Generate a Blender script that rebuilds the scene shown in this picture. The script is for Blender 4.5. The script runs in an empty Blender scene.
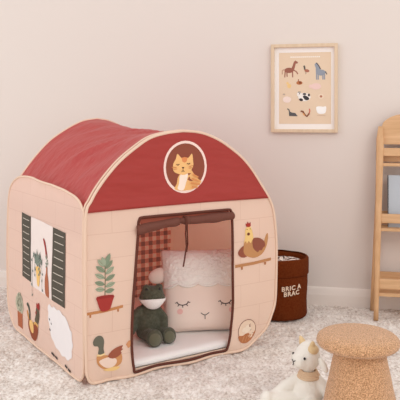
import bpy, bmesh, math, random
from mathutils import Vector, Matrix, noise
random.seed(4)
SC = bpy.context.scene
COL = SC.collection
PI = math.pi

# ---------------------------------------------------------------- materials
def lin(c):
    c = c / 255.0
    return c / 12.92 if c <= .04045 else ((c + .055) / 1.055) ** 2.4
def rgb(r, g, b): return (lin(r), lin(g), lin(b), 1)
class NT:
    def __init__(s, name, col, rough=.85, sheen=0.0, spec=.3):
        s.m = bpy.data.materials.new(name); s.m.use_nodes = True
        s.t = s.m.node_tree; s.b = s.t.nodes['Principled BSDF']
        s.b.inputs['Base Color'].default_value = col
        s.b.inputs['Roughness'].default_value = rough
        s.b.inputs['Specular IOR Level'].default_value = spec
        s.b.inputs['Sheen Weight'].default_value = sheen
        s.tc = s.t.nodes.new('ShaderNodeTexCoord')
    def n(s, k, **kw):
        x = s.t.nodes.new(k)
        for a, v in kw.items(): setattr(x, a, v)
        return x
    def l(s, a, b): s.t.links.new(a, b)
    def noise(s, scale, detail=3, rough=.5, vec=None):
        x = s.n('ShaderNodeTexNoise'); x.inputs['Scale'].default_value = scale
        x.inputs['Detail'].default_value = detail; x.inputs['Roughness'].default_value = rough
        s.l(vec or s.tc.outputs['Object'], x.inputs['Vector']); return x.outputs['Fac']
    def ramp(s, fac, stops):
        r = s.n('ShaderNodeValToRGB'); e = r.color_ramp.elements
        e[0].position, e[0].color = stops[0]; e[1].position, e[1].color = stops[-1]
        for p, c in stops[1:-1]:
            q = e.new(p); q.color = c
        s.l(fac, r.inputs['Fac']); return r.outputs['Color']
    def color(s, out): s.l(out, s.b.inputs['Base Color'])
    def bump(s, h, dist, strength=1.0):
        x = s.n('ShaderNodeBump'); x.inputs['Distance'].default_value = dist
        x.inputs['Strength'].default_value = strength
        s.l(h, x.inputs['Height']); s.l(x.outputs['Normal'], s.b.inputs['Normal'])
    def math(s, op, a, b=None):
        x = s.n('ShaderNodeMath', operation=op)
        for i, v in enumerate((a, b)):
            if v is None: continue
            if isinstance(v, (int, float)): x.inputs[i].default_value = v
            else: s.l(v, x.inputs[i])
        return x.outputs[0]

def plain(name, c, rough=.85, bs=0, bd=.0005, sheen=0, spec=.3, vary=0):
    k = NT(name, rgb(*c), rough, sheen, spec)
    if vary:
        a = tuple(max(0, x - vary) for x in c); b = tuple(min(255, x + vary) for x in c)
        k.color(k.ramp(k.noise(max(bs * .5, 30), 3), [(.3, rgb(*a)), (.7, rgb(*b))]))
    if bs: k.bump(k.noise(bs, 4), bd)
    return k.m

def brick_fabric(name, c, line, axes):
    k = NT(name, rgb(*c), .8, .1, .2)
    sep = k.n('ShaderNodeSeparateXYZ'); k.l(k.tc.outputs['Object'], sep.inputs[0])
    com = k.n('ShaderNodeCombineXYZ')
    k.l(sep.outputs[axes[0]], com.inputs[0]); k.l(sep.outputs[axes[1]], com.inputs[1])
    b = k.n('ShaderNodeTexBrick'); b.offset = .5
    b.inputs['Scale'].default_value = 1; b.inputs['Mortar Size'].default_value = .0013
    b.inputs['Mortar Smooth'].default_value = .3
    b.inputs['Brick Width'].default_value = .19; b.inputs['Row Height'].default_value = .088
    b.inputs['Color1'].default_value = rgb(*c); b.inputs['Color2'].default_value = rgb(*[x - 1 for x in c])
    b.inputs['Mortar'].default_value = rgb(*line)
    k.l(com.outputs[0], b.inputs['Vector']); k.color(b.outputs['Color'])
    k.bump(k.noise(900, 2), .0002)
    return k.m

def gingham():
    k = NT('gingham_cotton', rgb(200, 150, 130), .85)
    sep = k.n('ShaderNodeSeparateXYZ'); k.l(k.tc.outputs['Object'], sep.inputs[0])
    st = []
    for i, off in ((0, .2), (2, .1)):
        q = k.math('FRACT', k.math('ADD', k.math('DIVIDE', sep.outputs[i], .044), 10 + off))
        st.append(k.math('GREATER_THAN', q, .5))
    s = k.math('MULTIPLY', k.math('ADD', st[0], st[1]), .5)
    k.color(k.ramp(s, [(0, rgb(255, 232, 216)), (.5, rgb(204, 132, 110)), (1, rgb(118, 42, 30))]))
    for n in k.t.nodes:
        if n.type == 'VALTORGB': n.color_ramp.interpolation = 'LINEAR'
    return k.m

def carpet():
    k = NT('carpet_pile', rgb(214, 200, 190), .95, .3, .1)
    a = k.noise(95, 4, .6); b = k.noise(9, 2)
    f = k.math('ADD', k.math('MULTIPLY', a, .7), k.math('MULTIPLY', b, .3))
    k.color(k.ramp(f, [(.36, rgb(190, 172, 160)), (.48, rgb(232, 220, 211)), (.60, rgb(254, 247, 241))]))
    k.bump(k.noise(260, 3, .6), .004, .8)
    return k.m

def boucle():
    k = NT('boucle_wool', rgb(200, 150, 108), .95, .3, .1)
    v = k.n('ShaderNodeTexVoronoi'); v.inputs['Scale'].default_value = 250
    k.l(k.tc.outputs['Object'], v.inputs['Vector'])
    d = v.outputs['Distance']; n = k.noise(330, 3)
    h = k.math('ADD', k.math('MULTIPLY', k.math('SUBTRACT', 1, d), .7), k.math('MULTIPLY', n, .5))
    k.color(k.ramp(n, [(.35, rgb(168, 120, 80)), (.65, rgb(238, 190, 148))]))
    k.bump(h, .004, .9)
    return k.m

def oak(name, a, b, axis=2):
    k = NT(name, rgb(*a), .5, 0, .35)
    mp = k.n('ShaderNodeMapping'); k.l(k.tc.outputs['Object'], mp.inputs[0])
    sc = [40, 40, 40]; sc[axis] = 3; mp.inputs['Scale'].default_value = sc
    n = k.noise(1.6, 5, .6, mp.outputs[0])
    k.color(k.ramp(n, [(.3, rgb(*a)), (.7, rgb(*b))])); k.bump(n, .0004)
    return k.m

def cloth(m, tr):
    """thin fabric: some light passes through"""
    t = m.node_tree; b = t.nodes['Principled BSDF']; o = t.nodes['Material Output']
    x = t.nodes.new('ShaderNodeBsdfTranslucent'); x.inputs[0].default_value = (*[c for c in tr], 1)
    a = t.nodes.new('ShaderNodeAddShader'); t.links.new(b.outputs[0], a.inputs[0]); t.links.new(x.outputs[0], a.inputs[1])
    t.links.new(a.outputs[0], o.inputs['Surface']); return m

def crinkled(name, c, rot, rough=.6):
    """thin polyester with soft packing creases"""
    k = NT(name, rgb(*c), rough, .05, .28)
    mp = k.n('ShaderNodeMapping'); k.l(k.tc.outputs['Object'], mp.inputs[0])
    mp.inputs['Rotation'].default_value = rot; mp.inputs['Scale'].default_value = (3, 12, 12)
    n = k.noise(.8, 3, .5, mp.outputs[0])
    k.bump(n, .05, .5)
    return k.m

M = {}
M['wall'] = plain('wall_paint', (226, 215, 208), .9, 300, .0003)
M['base'] = plain('skirting_paint', (236, 225, 217), .55)
M['carpet'] = carpet()
M['cream'] = brick_fabric('cream_canvas_front', (218, 194, 177), (204, 176, 157), (0, 2))
M['creamside'] = brick_fabric('cream_canvas_side', (216, 190, 175), (203, 174, 158), (1, 2))
M['creamplain'] = plain('cream_canvas', (238, 212, 192), .85, 900, .0002)
M['piping'] = plain('piping_tape', (232, 202, 180), .8)
M['red'] = crinkled('barn_red_polyester', (158, 58, 53), (0, .35, 0), .6)
M['roof'] = crinkled('roof_red_polyester', (158, 56, 56), (.5, .2, .9), .5)
M['gingham'] = gingham()
M['brown'] = plain('brown_tape', (98, 52, 40), .8)
M['flap'] = plain('flap_brown', (112, 66, 54), .7, 400, .0005)
M['flapred'] = plain('flap_lining_rust', (146, 72, 54), .8)
M['plush_white'] = plain('white_plush', (252, 247, 244), .95, 260, .003, .4, .1)
M['linen'] = plain('blush_cotton', (244, 224, 212), .9, 700, .0004, .2)
M['wool'] = plain('nubby_wool', (254, 248, 242), .95, 230, .004, .4, .1)
M['pinkish'] = plain('pink_felt', (240, 190, 182), .9)
M['stitch'] = plain('dark_stitch', (58, 44, 44), .8)
M['frog'] = plain('green_plush', (88, 88, 74), .95, 200, .003, .2, .1, 10)
M['frogsole'] = plain('olive_sole', (104, 102, 82), .95, 300, .002, .4)
M['goat'] = plain('ivory_plush', (244, 238, 228), .95, 260, .0025, .4, .1)
M['tan'] = plain('tan_plush', (226, 196, 150), .9, 260, .002, .3)
M['tanfelt'] = plain('tan_felt', (222, 192, 160), .9, 260, .001)
M['black'] = plain('black_bead', (22, 18, 18), .25, spec=.6)
M['felt'] = plain('rust_felt', (102, 44, 14), .95, 300, .0015, 0, .1, 8)
M['ivory'] = plain('ivory_print', (238, 214, 190), .8)
M['boucle'] = boucle()
M['oakv'] = oak('oak_upright', (198, 152, 108), (222, 178, 134), 2)
M['oakh'] = oak('oak_board', (204, 160, 116), (226, 184, 142), 0)
M['frameoak'] = oak('pale_oak', (214, 188, 158), (226, 202, 174), 2)
M['matboard'] = plain('mat_board', (246, 240, 236), .8)
M['paper'] = plain('tan_paper', (230, 206, 180), .8)
M['bookcover'] = plain('book_cover', (186, 192, 200), .5)
M['bookedge'] = plain('book_spine', (96, 92, 94), .6)
cloth(M['cream'], (.24, .20, .16)); cloth(M['creamside'], (.24, .20, .17)); cloth(M['creamplain'], (.30, .24, .19))
cloth(M['red'], (.22, .05, .04)); cloth(M['roof'], (.30, .08, .07)); cloth(M['gingham'], (.16, .10, .08))
PC = {}
def pc(c):
    if c not in PC: PC[c] = plain('print_ink_%02x%02x%02x' % c, c, .8)
    return PC[c]

# ---------------------------------------------------------------- helpers
def link(name, me, parent=None, smooth=True, mats=()):
    o = bpy.data.objects.new(name, me); COL.objects.link(o)
    for m in mats: me.materials.append(m)
    if smooth:
        for p in me.polygons: p.use_smooth = True
    if parent: o.parent = parent
    return o
def fin(name, bm, mat, parent=None, smooth=True):
    me = bpy.data.meshes.new(name); bmesh.ops.recalc_face_normals(bm, faces=bm.faces[:])
    bm.to_mesh(me); bm.free()
    return link(name, me, parent, smooth, mat if isinstance(mat, (list, tuple)) else (mat,))
def thing(name, label, cat, loc=(0, 0, 0), rz=0, group=None):
    o = bpy.data.objects.new(name, None); COL.objects.link(o); o.empty_display_size = .05
    o.location = loc; o.rotation_euler = (0, 0, rz); o['label'] = label; o['category'] = cat
    if group: o['group'] = group
    return o
def lab(o, t): o['label'] = t; return o
def baked(o, mods):
    for t, kw in mods:
        m = o.modifiers.new(t, t)
        for a, v in kw.items(): setattr(m, a, v)
    bpy.context.view_layer.update()
    dg = bpy.context.evaluated_depsgraph_get()
    me = bpy.data.meshes.new_from_object(o.evaluated_get(dg))
    o.modifiers.clear(); old = o.data; o.data = me; bpy.data.meshes.remove(old)
    for p in me.polygons: p.use_smooth = True
    return o
def grid(bm, nu, nv, fn, closed_u=False):
    vs = [[bm.verts.new(fn(i / nu, j / nv)) for j in range(nv + 1)] for i in range(nu + (0 if closed_u else 1))]
    n = len(vs)
    for i in range(nu):
        for j in range(nv):
            a, b = vs[i], vs[(i + 1) % n]
            bm.faces.new((a[j], b[j], b[j + 1], a[j + 1]))
    return vs
def tube(bm, pts, r, n=8, closed=False):
    pts = [Vector(p) for p in pts]; k = len(pts); rings = []
    rr = r if callable(r) else (lambda t: r)
    pn = None
    for i, p in enumerate(pts):
        if closed: t = pts[(i + 1) % k] - pts[i - 1]
        else: t = pts[min(i + 1, k - 1)] - pts[max(i - 1, 0)]
        t.normalize()
        if pn is None:
            pn = t.orthogonal().normalized()
        pn = (pn - t * pn.dot(t)).normalized(); bn = t.cross(pn)
        q = rr(i / max(1, k - 1))
        rings.append([bm.verts.new(p + (pn * math.cos(2 * PI * a / n) + bn * math.sin(2 * PI * a / n)) * q) for a in range(n)])
    for i in range(k if closed else k - 1):
        A, B = rings[i], rings[(i + 1) % k]
        for a in range(n): bm.faces.new((A[a], A[(a + 1) % n], B[(a + 1) % n], B[a]))
    if not closed:
        bm.faces.new(rings[0]); bm.faces.new(rings[-1][::-1])
def sphere(bm, c, r, rot=None, seg=20, ring=14):
    m = Matrix.Translation(c) @ (rot or Matrix()) @ Matrix.Diagonal((*r, 1))
    bmesh.ops.create_uvsphere(bm, u_segments=seg, v_segments=ring, radius=1, matrix=m)
def cap(bm, a, b, ra, rb, n=9):
    a, b = Vector(a), Vector(b)
    for i in range(n + 1):
        t = i / n; r = ra + (rb - ra) * t
        sphere(bm, a.lerp(b, t), (r, r, r), None, 16, 10)
def blob(name, fill, mat, parent, vox=.004, it=6):
    bm = bmesh.new(); fill(bm)
    o = fin(name, bm, mat, parent)
    return baked(o, [('REMESH', dict(mode='VOXEL', voxel_size=vox)), ('SMOOTH', dict(factor=.5, iterations=it))])
def box(bm, lo, hi, bev=0, rot=None):
    lo, hi = Vector(lo), Vector(hi); c = (lo + hi) / 2; s = hi - lo
    g = bmesh.ops.create_cube(bm, size=1, matrix=Matrix.Translation(c) @ (rot or Matrix()) @ Matrix.Diagonal((*s, 1)))
    if bev:
        es = list({e for v in g['verts'] for e in v.link_edges})
        bmesh.ops.bevel(bm, geom=es, offset=bev, segments=2, affect='EDGES', profile=.6)
def lathe(bm, prof, seg=64):
    rings = []
    for r, z in prof:
        if r < 1e-6: rings.append([bm.verts.new((0, 0, z))])
        else: rings.append([bm.verts.new((r * math.cos(2 * PI * a / seg), r * math.sin(2 * PI * a / seg), z)) for a in range(seg)])
    for A, B in zip(rings, rings[1:]):
        for a in range(seg):
            b = (a + 1) % seg
            if len(A) == 1 and len(B) == 1: continue
            if len(A) == 1: bm.faces.new((A[0], B[b], B[a]))
            elif len(B) == 1: bm.faces.new((A[a], A[b], B[0]))
            else: bm.faces.new((A[a], A[b], B[b], B[a]))
def smoothpoly(pts, n=4, closed=True):
    out = []; k = len(pts)
    rng = range(k if closed else k - 1)
    for i in rng:
        g = lambda j: Vector(pts[j % k]) if closed else Vector(pts[max(0, min(k - 1, j))])
        p0, p1, p2, p3 = g(i - 1), g(i), g(i + 1), g(i + 2)
        for s in range(n):
            t = s / n
            out.append(.5 * ((2 * p1) + (p2 - p0) * t + (2 * p0 - 5 * p1 + 4 * p2 - p3) * t * t + (3 * p1 - p0 - 3 * p2 + p3) * t ** 3))
    if not closed: out.append(Vector(pts[-1]))
    return out
def ell(cx, cz, a, b, rot=0, n=20):
    c, s = math.cos(rot), math.sin(rot)
    return [(cx + a * math.cos(t) * c - b * math.sin(t) * s, cz + a * math.cos(t) * s + b * math.sin(t) * c)
            for t in [2 * PI * i / n for i in range(n)]]
def leaf(x, z, ang, L, w, n=6):
    top, bot = [], []
    for i in range(n + 1):
        t = i / n; q = w * math.sin(PI * t) ** .75
        for lst, s in ((top, 1), (bot, -1)):
            if s < 0 and i in (0, n): continue
            px, pz = t * L, s * q
            lst.append((x + px * math.cos(ang) - pz * math.sin(ang), z + px * math.sin(ang) + pz * math.cos(ang)))
    return top + bot[::-1]
def strip(pts, w):
    pts = [Vector(p) for p in pts]; a, b = [], []
    for i, p in enumerate(pts):
        t = (pts[min(i + 1, len(pts) - 1)] - pts[max(i - 1, 0)]).normalized()
        n = Vector((-t.y, t.x)) * w / 2
        a.append(tuple(p + n)); b.append(tuple(p - n))
    return a + b[::-1]
def decal(name, shapes, fn, parent, label=None, step=.0004, base=.0012, cuts=2):
    """shapes: list of (2D outline, colour); fn(a, b, offset) -> point; each shape lies a hair over the previous"""
    mats = []; V = []; F = []; MI = []
    for i, (pts, c) in enumerate(shapes):
        m = c if not isinstance(c, tuple) else pc(c)
        if m not in mats: mats.append(m)
        bm = bmesh.new()
        vs = [bm.verts.new((p[0], p[1], 0)) for p in pts]
        for j in range(len(vs)): bm.edges.new((vs[j], vs[(j + 1) % len(vs)]))
        bmesh.ops.triangle_fill(bm, edges=bm.edges[:], use_beauty=True)
        if cuts: bmesh.ops.subdivide_edges(bm, edges=bm.edges[:], cuts=cuts, use_grid_fill=True)
        bm.verts.index_update(); b0 = len(V); off = base + step * i
        V += [tuple(fn(v.co.x, v.co.y, off)) for v in bm.verts]
        for f in bm.faces:
            F.append([b0 + v.index for v in f.verts]); MI.append(mats.index(m))
        bm.free()
    me = bpy.data.meshes.new(name); me.from_pydata(V, [], F)
    me.polygons.foreach_set('material_index', MI)
    o = link(name, me, parent, False, mats)
    if label: o['label'] = label
    return o
def interp(tab, x):
    if x <= tab[0][0]: return tab[0][1]
    for (a, b), (c, d) in zip(tab, tab[1:]):
        if x <= c: return b + (d - b) * (x - a) / (c - a)
    return tab[-1][1]

# ---------------------------------------------------------------- room shell
def struct(name, bm, m, loc=(0, 0, 0), rz=0, smooth=False):
    o = fin(name, bm, m, None, smooth); o['kind'] = 'structure'; o.location = loc; o.rotation_euler = (0, 0, rz)
    return o
WA = math.atan2(-.217, 1.0)                       # the back wall is not quite square to the camera
WL = (0, 3.58, 0)
def rng(lo, hi, st):
    n = round((hi - lo) / st); return [lo + (hi - lo) * i / n for i in range(n)]
bm = bmesh.new()
xs = rng(-4, -1.3, .1) + rng(-1.3, 1.3, .0065) + rng(1.3, 4, .1) + [4]
ys = rng(-3, 1.9, .1) + rng(1.9, 3.9, .0065) + rng(3.9, 5, .1) + [5]
vs = []
for x in xs:
    row = []
    for y in ys:
        z = -.004
        if -1.31 < x < 1.31 and 1.9 <= y < 3.95:
            p = Vector((x, y, 0))
            z += .009 * noise.noise(p * 75) + .006 * noise.noise(p * 25 + Vector((9, 3, 1))) + .002 * noise.noise(p * 9)
        row.append(bm.verts.new((x, y, z)))
    vs.append(row)
for i in range(len(xs) - 1):
    for j in range(len(ys) - 1): bm.faces.new((vs[i][j], vs[i + 1][j], vs[i + 1][j + 1], vs[i][j + 1]))
struct('floor', bm, M['carpet'], smooth=True)
bm = bmesh.new(); box(bm, (-4, 0, -.02), (4, .12, 2.7))
struct('wall_back', bm, M['wall'], WL, WA)
bm = bmesh.new()
prof = [(0, -.01), (-.018, -.01), (-.018, .050), (-.017, .053), (-.012, .078), (-.009, .084), (0, .086)]
grid(bm, 1, len(prof) - 1, lambda s, t: (-4 + 8 * s, prof[round(t * (len(prof) - 1))][0], prof[round(t * (len(prof) - 1))][1]))
struct('baseboard_back', bm, M['base'], WL, WA)

# ---------------------------------------------------------------- play tent
W, D = .85, .86
tent = thing('play_tent', 'large pop-up play tent printed as a cream brick barn with a red roof', 'play tent', (-.396, 2.40, 0), math.radians(33))
def wr(a, b, k=0):
    p = Vector((a * 5 + k, b * 5, k * 1.7))
    return .5 * noise.noise(p) + .25 * noise.noise(p * 2.3)
fL = [(.004, .036), (.013, .012), (.040, .0), (.092, -.004), (.303, -.007), (.478, -.007), (.607, -.004), (.648, .015), (.685, .038), (.733, .077), (.784, .128), (.829, .189), (.865, .251), (.882, .32), (.889, .39)]
fR = [(.004, .664), (.013, .715), (.035, .756), (.073, .798), (.118, .824), (.177, .845), (.302, .851), (.427, .851), (.542, .838), (.597, .817), (.657, .777), (.726, .725), (.785, .664), (.835, .590), (.868, .519), (.884, .458), (.889, .395)]
def outline(tabL, tabR):
    (z0, u0), (z1, u1) = tabR[0], tabL[0]
    pts = [(u, z) for z, u in tabL] + [(u, z) for z, u in tabR][::-1] + [(u0 + (u1 - u0) * i / 8, z0 + (z1 - z0) * i / 8) for i in range(1, 8)]
    return smoothpoly(pts, 5)
FO = outline(fL, fR)
def bounds(poly):
    """horizontally convex outline -> z -> (left, right)"""
    k = len(poly)
    def f(z):
        xs = []
        for i in range(k):
            a, b = poly[i], poly[(i + 1) % k]
            if (a[1] - z) * (b[1] - z) <= 0 and a[1] != b[1]:
                xs.append(a[0] + (b[0] - a[0]) * (z - a[1]) / (b[1] - a[1]))
        return (min(xs), max(xs)) if xs else (.4, .4)
    return f
FB = bounds(FO)
FZ = max(p[1] for p in FO)
def FP(u, z, off=0):
    e = min(1, max(0, u / .12), max(0, (W - u) / .12)) if 0 < u < W else 0
    e = e * e * (3 - 2 * e)
    w = -.010 * e * math.sin(min(1, z / .62) * PI) * .6 + .011 * e * wr(u, z, 3)
    if z < .12: w += .010 * (1 - z / .12) * math.sin(u * 26 + z * 20) * e
    return Vector((u, w - off, z))
dL = [(.014, .186), (.03, .180), (.06, .176), (.113, .173), (.204, .173), (.35, .183), (.492, .197), (.55, .201), (.565, .205), (.573, .214)]
dR = [(.014, .590), (.03, .600), (.06, .608), (.092, .614), (.21, .624), (.45, .622), (.55, .621), (.566, .617), (.573, .608)]
zb, zt, zs = .014, .573, .606
def patch(bm, zlo, zhi, fa, fb, nu, nz, off=0, fn=FP):
    grid(bm, nz, nu, lambda s, t: (lambda z: fn(fa(z) + (fb(z) - fa(z)) * t, z, off))(zlo + (zhi - zlo) * s))
zmin = min(p[1] for p in FO) + .0005
bm = bmesh.new()
A_ = lambda z: FB(z)[0]; B_ = lambda z: FB(z)[1]
patch(bm, zmin, zb, A_, B_, 40, 2)
patch(bm, zb, zt, A_, lambda z: interp(dL, z), 12, 60)
patch(bm, zb, zt, lambda z: interp(dR, z), B_, 14, 60)
patch(bm, zt, zs + .01, A_, B_, 50, 5)
front = lab(fin('front_panel', bm, M['cream'], tent), 'cream front printed with bricks, hen, duck and plant')
bm = bmesh.new()
def gz(s): return zs + (FZ - .0008 - zs) * math.sin(s * PI / 2)
def GP(u, z, off=0):
    return FP(u, z, off) + Vector((0, -.0035 - .004 * wr(u * .6 + z, z * 3, 9) * min(1, (FZ - z) / .1), 0))
grid(bm, 46, 50, lambda s, t: (lambda z: GP(A_(z) + (B_(z) - A_(z)) * t, z + .004 * math.sin(t * PI) * (1 - s)))(gz(s)))
gable = lab(fin('gable_panel', bm, M['red'], tent), 'red gable above the doorway')
baked(gable, [('SOLIDIFY', dict(thickness=.002, offset=0))])
# hoops (spring frame in fabric piping)
bm = bmesh.new(); tube(bm, [FP(p[0], p[1]) + Vector((0, -.002, 0)) for p in FO], .0055, 8, True)
fin('front_hoop', bm, M['piping'], tent)
bm = bmesh.new()
tube(bm, [(p[0] * .988 + .005 - .007, .013, p[1] * .99 + .0105) for p in FO], .0042, 8, True)
fin('hoop_piping', bm, M['piping'], tent)
# left side panel
sB = [(.004, .06), (.014, .034), (.04, .016), (.114, .010), (.298, .008), (.476, .006), (.592, .008), (.621, .026), (.646, .061), (.662, .125), (.672, .253), (.680, .386), (.686, .50)]
sE = [(.004, .74), (.02, .79), (.055, .840), (.103, .868), (.2, .878), (.329, .884), (.492, .874), (.586, .856), (.634, .82), (.668, .75), (.681, .696), (.688, .6)]
SO = outline(sB, sE)
SBn = bounds(SO)
def SP(v, z, off=0):
    e = min(1, max(0, v / .15), max(0, (D - v) / .15)); e = e * e * (3 - 2 * e)
    w = .002 * e * math.sin(min(1, z / .68) * PI) + .010 * e * wr(v, z, 7)
    if z > .60: w += .006 * math.sin(v * 18) * (z - .6) / .08 * e
    w = max(w, -.002)
    return Vector((-.007 - w - off, v, z))
smin = min(p[1] for p in SO) + .0005; smax = max(p[1] for p in SO) - .0008
def rows(s): return smin + (smax - smin) * (.5 - .5 * math.cos(s * PI))
bm = bmesh.new()
grid(bm, 60, 40, lambda s, t: (lambda z: SP(SBn(z)[0] + (SBn(z)[1] - SBn(z)[0]) * t, z))(rows(s)))
side = lab(fin('side_panel', bm, M['creamside'], tent), 'cream side printed with a shuttered window and farm animals')
bm = bmesh.new(); tube(bm, [SP(p[0], p[1]) for p in SO], .0048, 8, True)
fin('side_piping', bm, M['piping'], tent)
# right side panel, seen from inside through the door
bm = bmesh.new()
grid(bm, 50, 30, lambda s, t: (lambda z: (lambda a, b: Vector((min(W - .002 + .006 * math.sin(z / .68 * PI) * math.sin(PI * t), interp(fR, z) - .004), a + (b - a) * t, z)))(max(SBn(z)[0], .17 * (1 - z / .16)), min(SBn(z)[1], D)))(rows(s)))
fin('side_panel', bm, M['creamplain'], tent)
# back hoop + gingham back
bl = [(.335, -.004), (.45, -.004), (.563, -.001), (.608, .008), (.665, .046), (.75, .112), (.828, .189), (.883, .274), (.919, .351)]
bL = [(.004, .10), (.02, .05), (.06, .015), (.12, .0), (.2, -.004)] + bl + [(.93, .419)]
bR = [(z, W - u) for z, u in bL[:-1]] + [(.93, .435)]
BO = outline(bL, bR); BB = bounds(BO); BZ = max(p[1] for p in BO)
bmin = min(p[1] for p in BO) + .0005
bm = bmesh.new()
grid(bm, 60, 40, lambda s, t: (lambda z: Vector((BB(z)[0] + (BB(z)[1] - BB(z)[0]) * t, D + .008 * wr(t, z, 5), z)))(bmin + (BZ - .0008 - bmin) * (.5 - .5 * math.cos(s * PI))))
lab(fin('back_panel', bm, M['gingham'], tent), 'brown gingham check back')
bm = bmesh.new(); tube(bm, [(p[0], D, p[1]) for p in BO], .0055, 8, True)
fin('back_hoop', bm, M['piping'], tent)
# roof between the two arches
def arch(P, z0):
    top = max(range(len(P)), key=lambda i: P[i][1]); n = len(P)
    left = []; i = top
    while P[i % n][1] > z0: left.append(P[i % n]); i -= 1
    right = []; i = top
    while P[i % n][1] > z0: right.append(P[i % n]); i += 1
    def rs(L, k=30):
        d = [0]
        for a, b in zip(L, L[1:]): d.append(d[-1] + (Vector(a) - Vector(b)).length)
        out = []
        for q in range(k + 1):
            t = d[-1] * q / k; j = 0
            while j < len(d) - 2 and d[j + 1] < t: j += 1
            f = (t - d[j]) / max(1e-9, d[j + 1] - d[j]); out.append(Vector(L[j]).lerp(Vector(L[j + 1]), min(1, f)))
        return out
    return rs(left)[::-1] + rs(right)[1:]
FA, BA = arch(FO, .50), arch(BO, .50)
NA = len(FA) - 1
bm = bmesh.new()
def RP(s, t):
    i = round(s * NA); a, b = FA[i], BA[i]
    p = a.lerp(b, t); c = Vector((W / 2, .45))
    q = (p - c); k = math.sin(PI * t)
    hi = math.sin(PI * s)
    sag = .030 * k * max(0, 1 - abs(s - .5) * 2.2) - .016 * k * (1 - hi) * 0
    p = p - Vector((0, 1)) * sag
    d = q.normalized()
    g = min(1, max(0, min(s, 1 - s) - .12) / .12); k *= g
    p = p + d * (.018 * k * noise.noise(Vector((s * 7 + t * 3.2, t * 1.6 - s * 2, 2))) + .016 * k * noise.noise(Vector((s * 22 + t * 14, t * 3, 5))))
    return Vector((max(p.x, .004), .004 + (D - .008) * t, p.y))
grid(bm, NA, 44, RP)
roof = lab(fin('roof', bm, M['roof'], tent), 'red fabric roof')
# ground sheet
bm = bmesh.new(); box(bm, (.04, .05, .004), (W - .17, D - .03, .010), .002)
fin('ground_sheet', bm, M['creamplain'], tent, False)
# door binding
DO = smoothpoly([(u, z) for z, u in dL] + [(.214 + (.608 - .214) * i / 8, .574) for i in range(1, 8)] + [(u, z) for z, u in dR][::-1] + [(.590 - (.590 - .186) * i / 8, .0135) for i in range(1, 8)], 4)
bm = bmesh.new(); tube(bm, [FP(p[0], p[1], .002) for p in DO], .0052, 8, True)
lab(fin('door_binding', bm, M['brown'], tent), 'dark brown tape round the doorway')
# rolled-up door flap
bm = bmesh.new()
grid(bm, 30, 3, lambda s, t: FP(.208 + .40 * s, .571 - (.020 + .004 * math.sin(s * 30)) * t, -.002 + .006 * t))
flap = lab(fin('door_flap', bm, M['flapred'], tent), 'rust door flap rolled up under the lintel')
bm = bmesh.new()
cpts = [(.196, .528), (.24, .535), (.30, .541), (.36, .546), (.395, .548), (.43, .546), (.50, .546), (.56, .547), (.622, .549)]
sm = smoothpoly(cpts, 5, False)
def rr(t):
    u = .203 + t * .419
    r = .0175 + .002 * math.sin(t * 17)
    pin = math.exp(-((u - .395) / .022) ** 2)
    return r * (1 - .45 * pin)
tube(bm, [Vector((p[0], -.004 - .004 * math.sin(i), p[1])) for i, p in enumerate(sm)], rr, 14)
fin('flap_roll', bm, M['flap'], flap)
bm = bmesh.new()
tube(bm, [(.393, -.022, .562), (.393, -.026, .545), (.394, -.020, .50), (.399, -.018, .45), (.392, -.018, .41), (.385, -.018, .375)], .0032, 6)
tube(bm, [(.397, -.022, .562), (.398, -.026, .545), (.402, -.020, .51), (.405, -.018, .46), (.400, -.018, .43)], .0028, 6)
tube(bm, [(.395 + .0, .0 - .026 * math.cos(a) - .002, .549 + .013 * math.sin(a)) for a in [i * PI / 8 - PI / 2 for i in range(9)]], .0035, 6)
lab(fin('tie_cord', bm, M['brown'], flap), 'brown cord tied round the roll, its ends hanging')

# ---- printed pictures on the tent
# tabby cat in the round gable window
cat = [(ell(.402, .752, .098, .100, 0, 32), (246, 218, 208)), (ell(.402, .752, .088, .090, 0, 32), (142, 76, 58))]
body = smoothpoly([(.372, .722), (.362, .690), (.352, .672), (.37, .664), (.402, .662), (.44, .666), (.474, .690), (.462, .702), (.444, .720), (.430, .738), (.424, .748)], 3)
cat += [(body, (238, 184, 120)),
        (smoothpoly([(.378, .724), (.372, .690), (.366, .670), (.392, .664), (.404, .690), (.412, .726)], 3), (250, 230, 214)),
        (smoothpoly([(.346, .766), (.344, .746), (.352, .734), (.372, .726), (.396, .722), (.420, .732), (.436, .752), (.437, .772), (.432, .802), (.415, .786), (.398, .790), (.384, .787), (.366, .803), (.358, .784)], 3), (242, 190, 126)),
        ([(.384, .787), (.398, .790), (.412, .787), (.408, .773), (.398, .768), (.388, .773)], (222, 140, 88)),
        ([(.346, .752), (.338, .756), (.338, .753), (.346, .748)], (210, 130, 80)),
        ([(.384, .752), (.396, .752), (.390, .744)], (74, 40, 34)),
        (strip([(.390, .744), (.389, .738), (.383, .735)], .0022), (74, 40, 34)),
        (strip([(.389, .738), (.396, .735)], .0022), (74, 40, 34)),
        (strip([(.360, .764), (.366, .760), (.373, .764)], .003), (84, 48, 38)),
        (strip([(.408, .766), (.415, .762), (.422, .766)], .003), (84, 48, 38))]
for a, b in (((.344, .754), (.360, .751)), ((.345, .746), (.361, .746)), ((.415, .752), (.436, .757)), ((.415, .747), (.434, .748))):
    cat.append((strip([a, b], .002), (196, 122, 78)))
for q in ((.434, .722, .458, .710), (.430, .706, .464, .694), (.424, .690, .466, .682), (.430, .675, .456, .671)):
    cat.append((strip([q[:2], q[2:]], .006), (222, 148, 92)))
decal('printed_cat', cat, GP, gable, 'ginger tabby cat in a round white-rimmed window', base=.0018, step=.0003, cuts=3)
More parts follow.
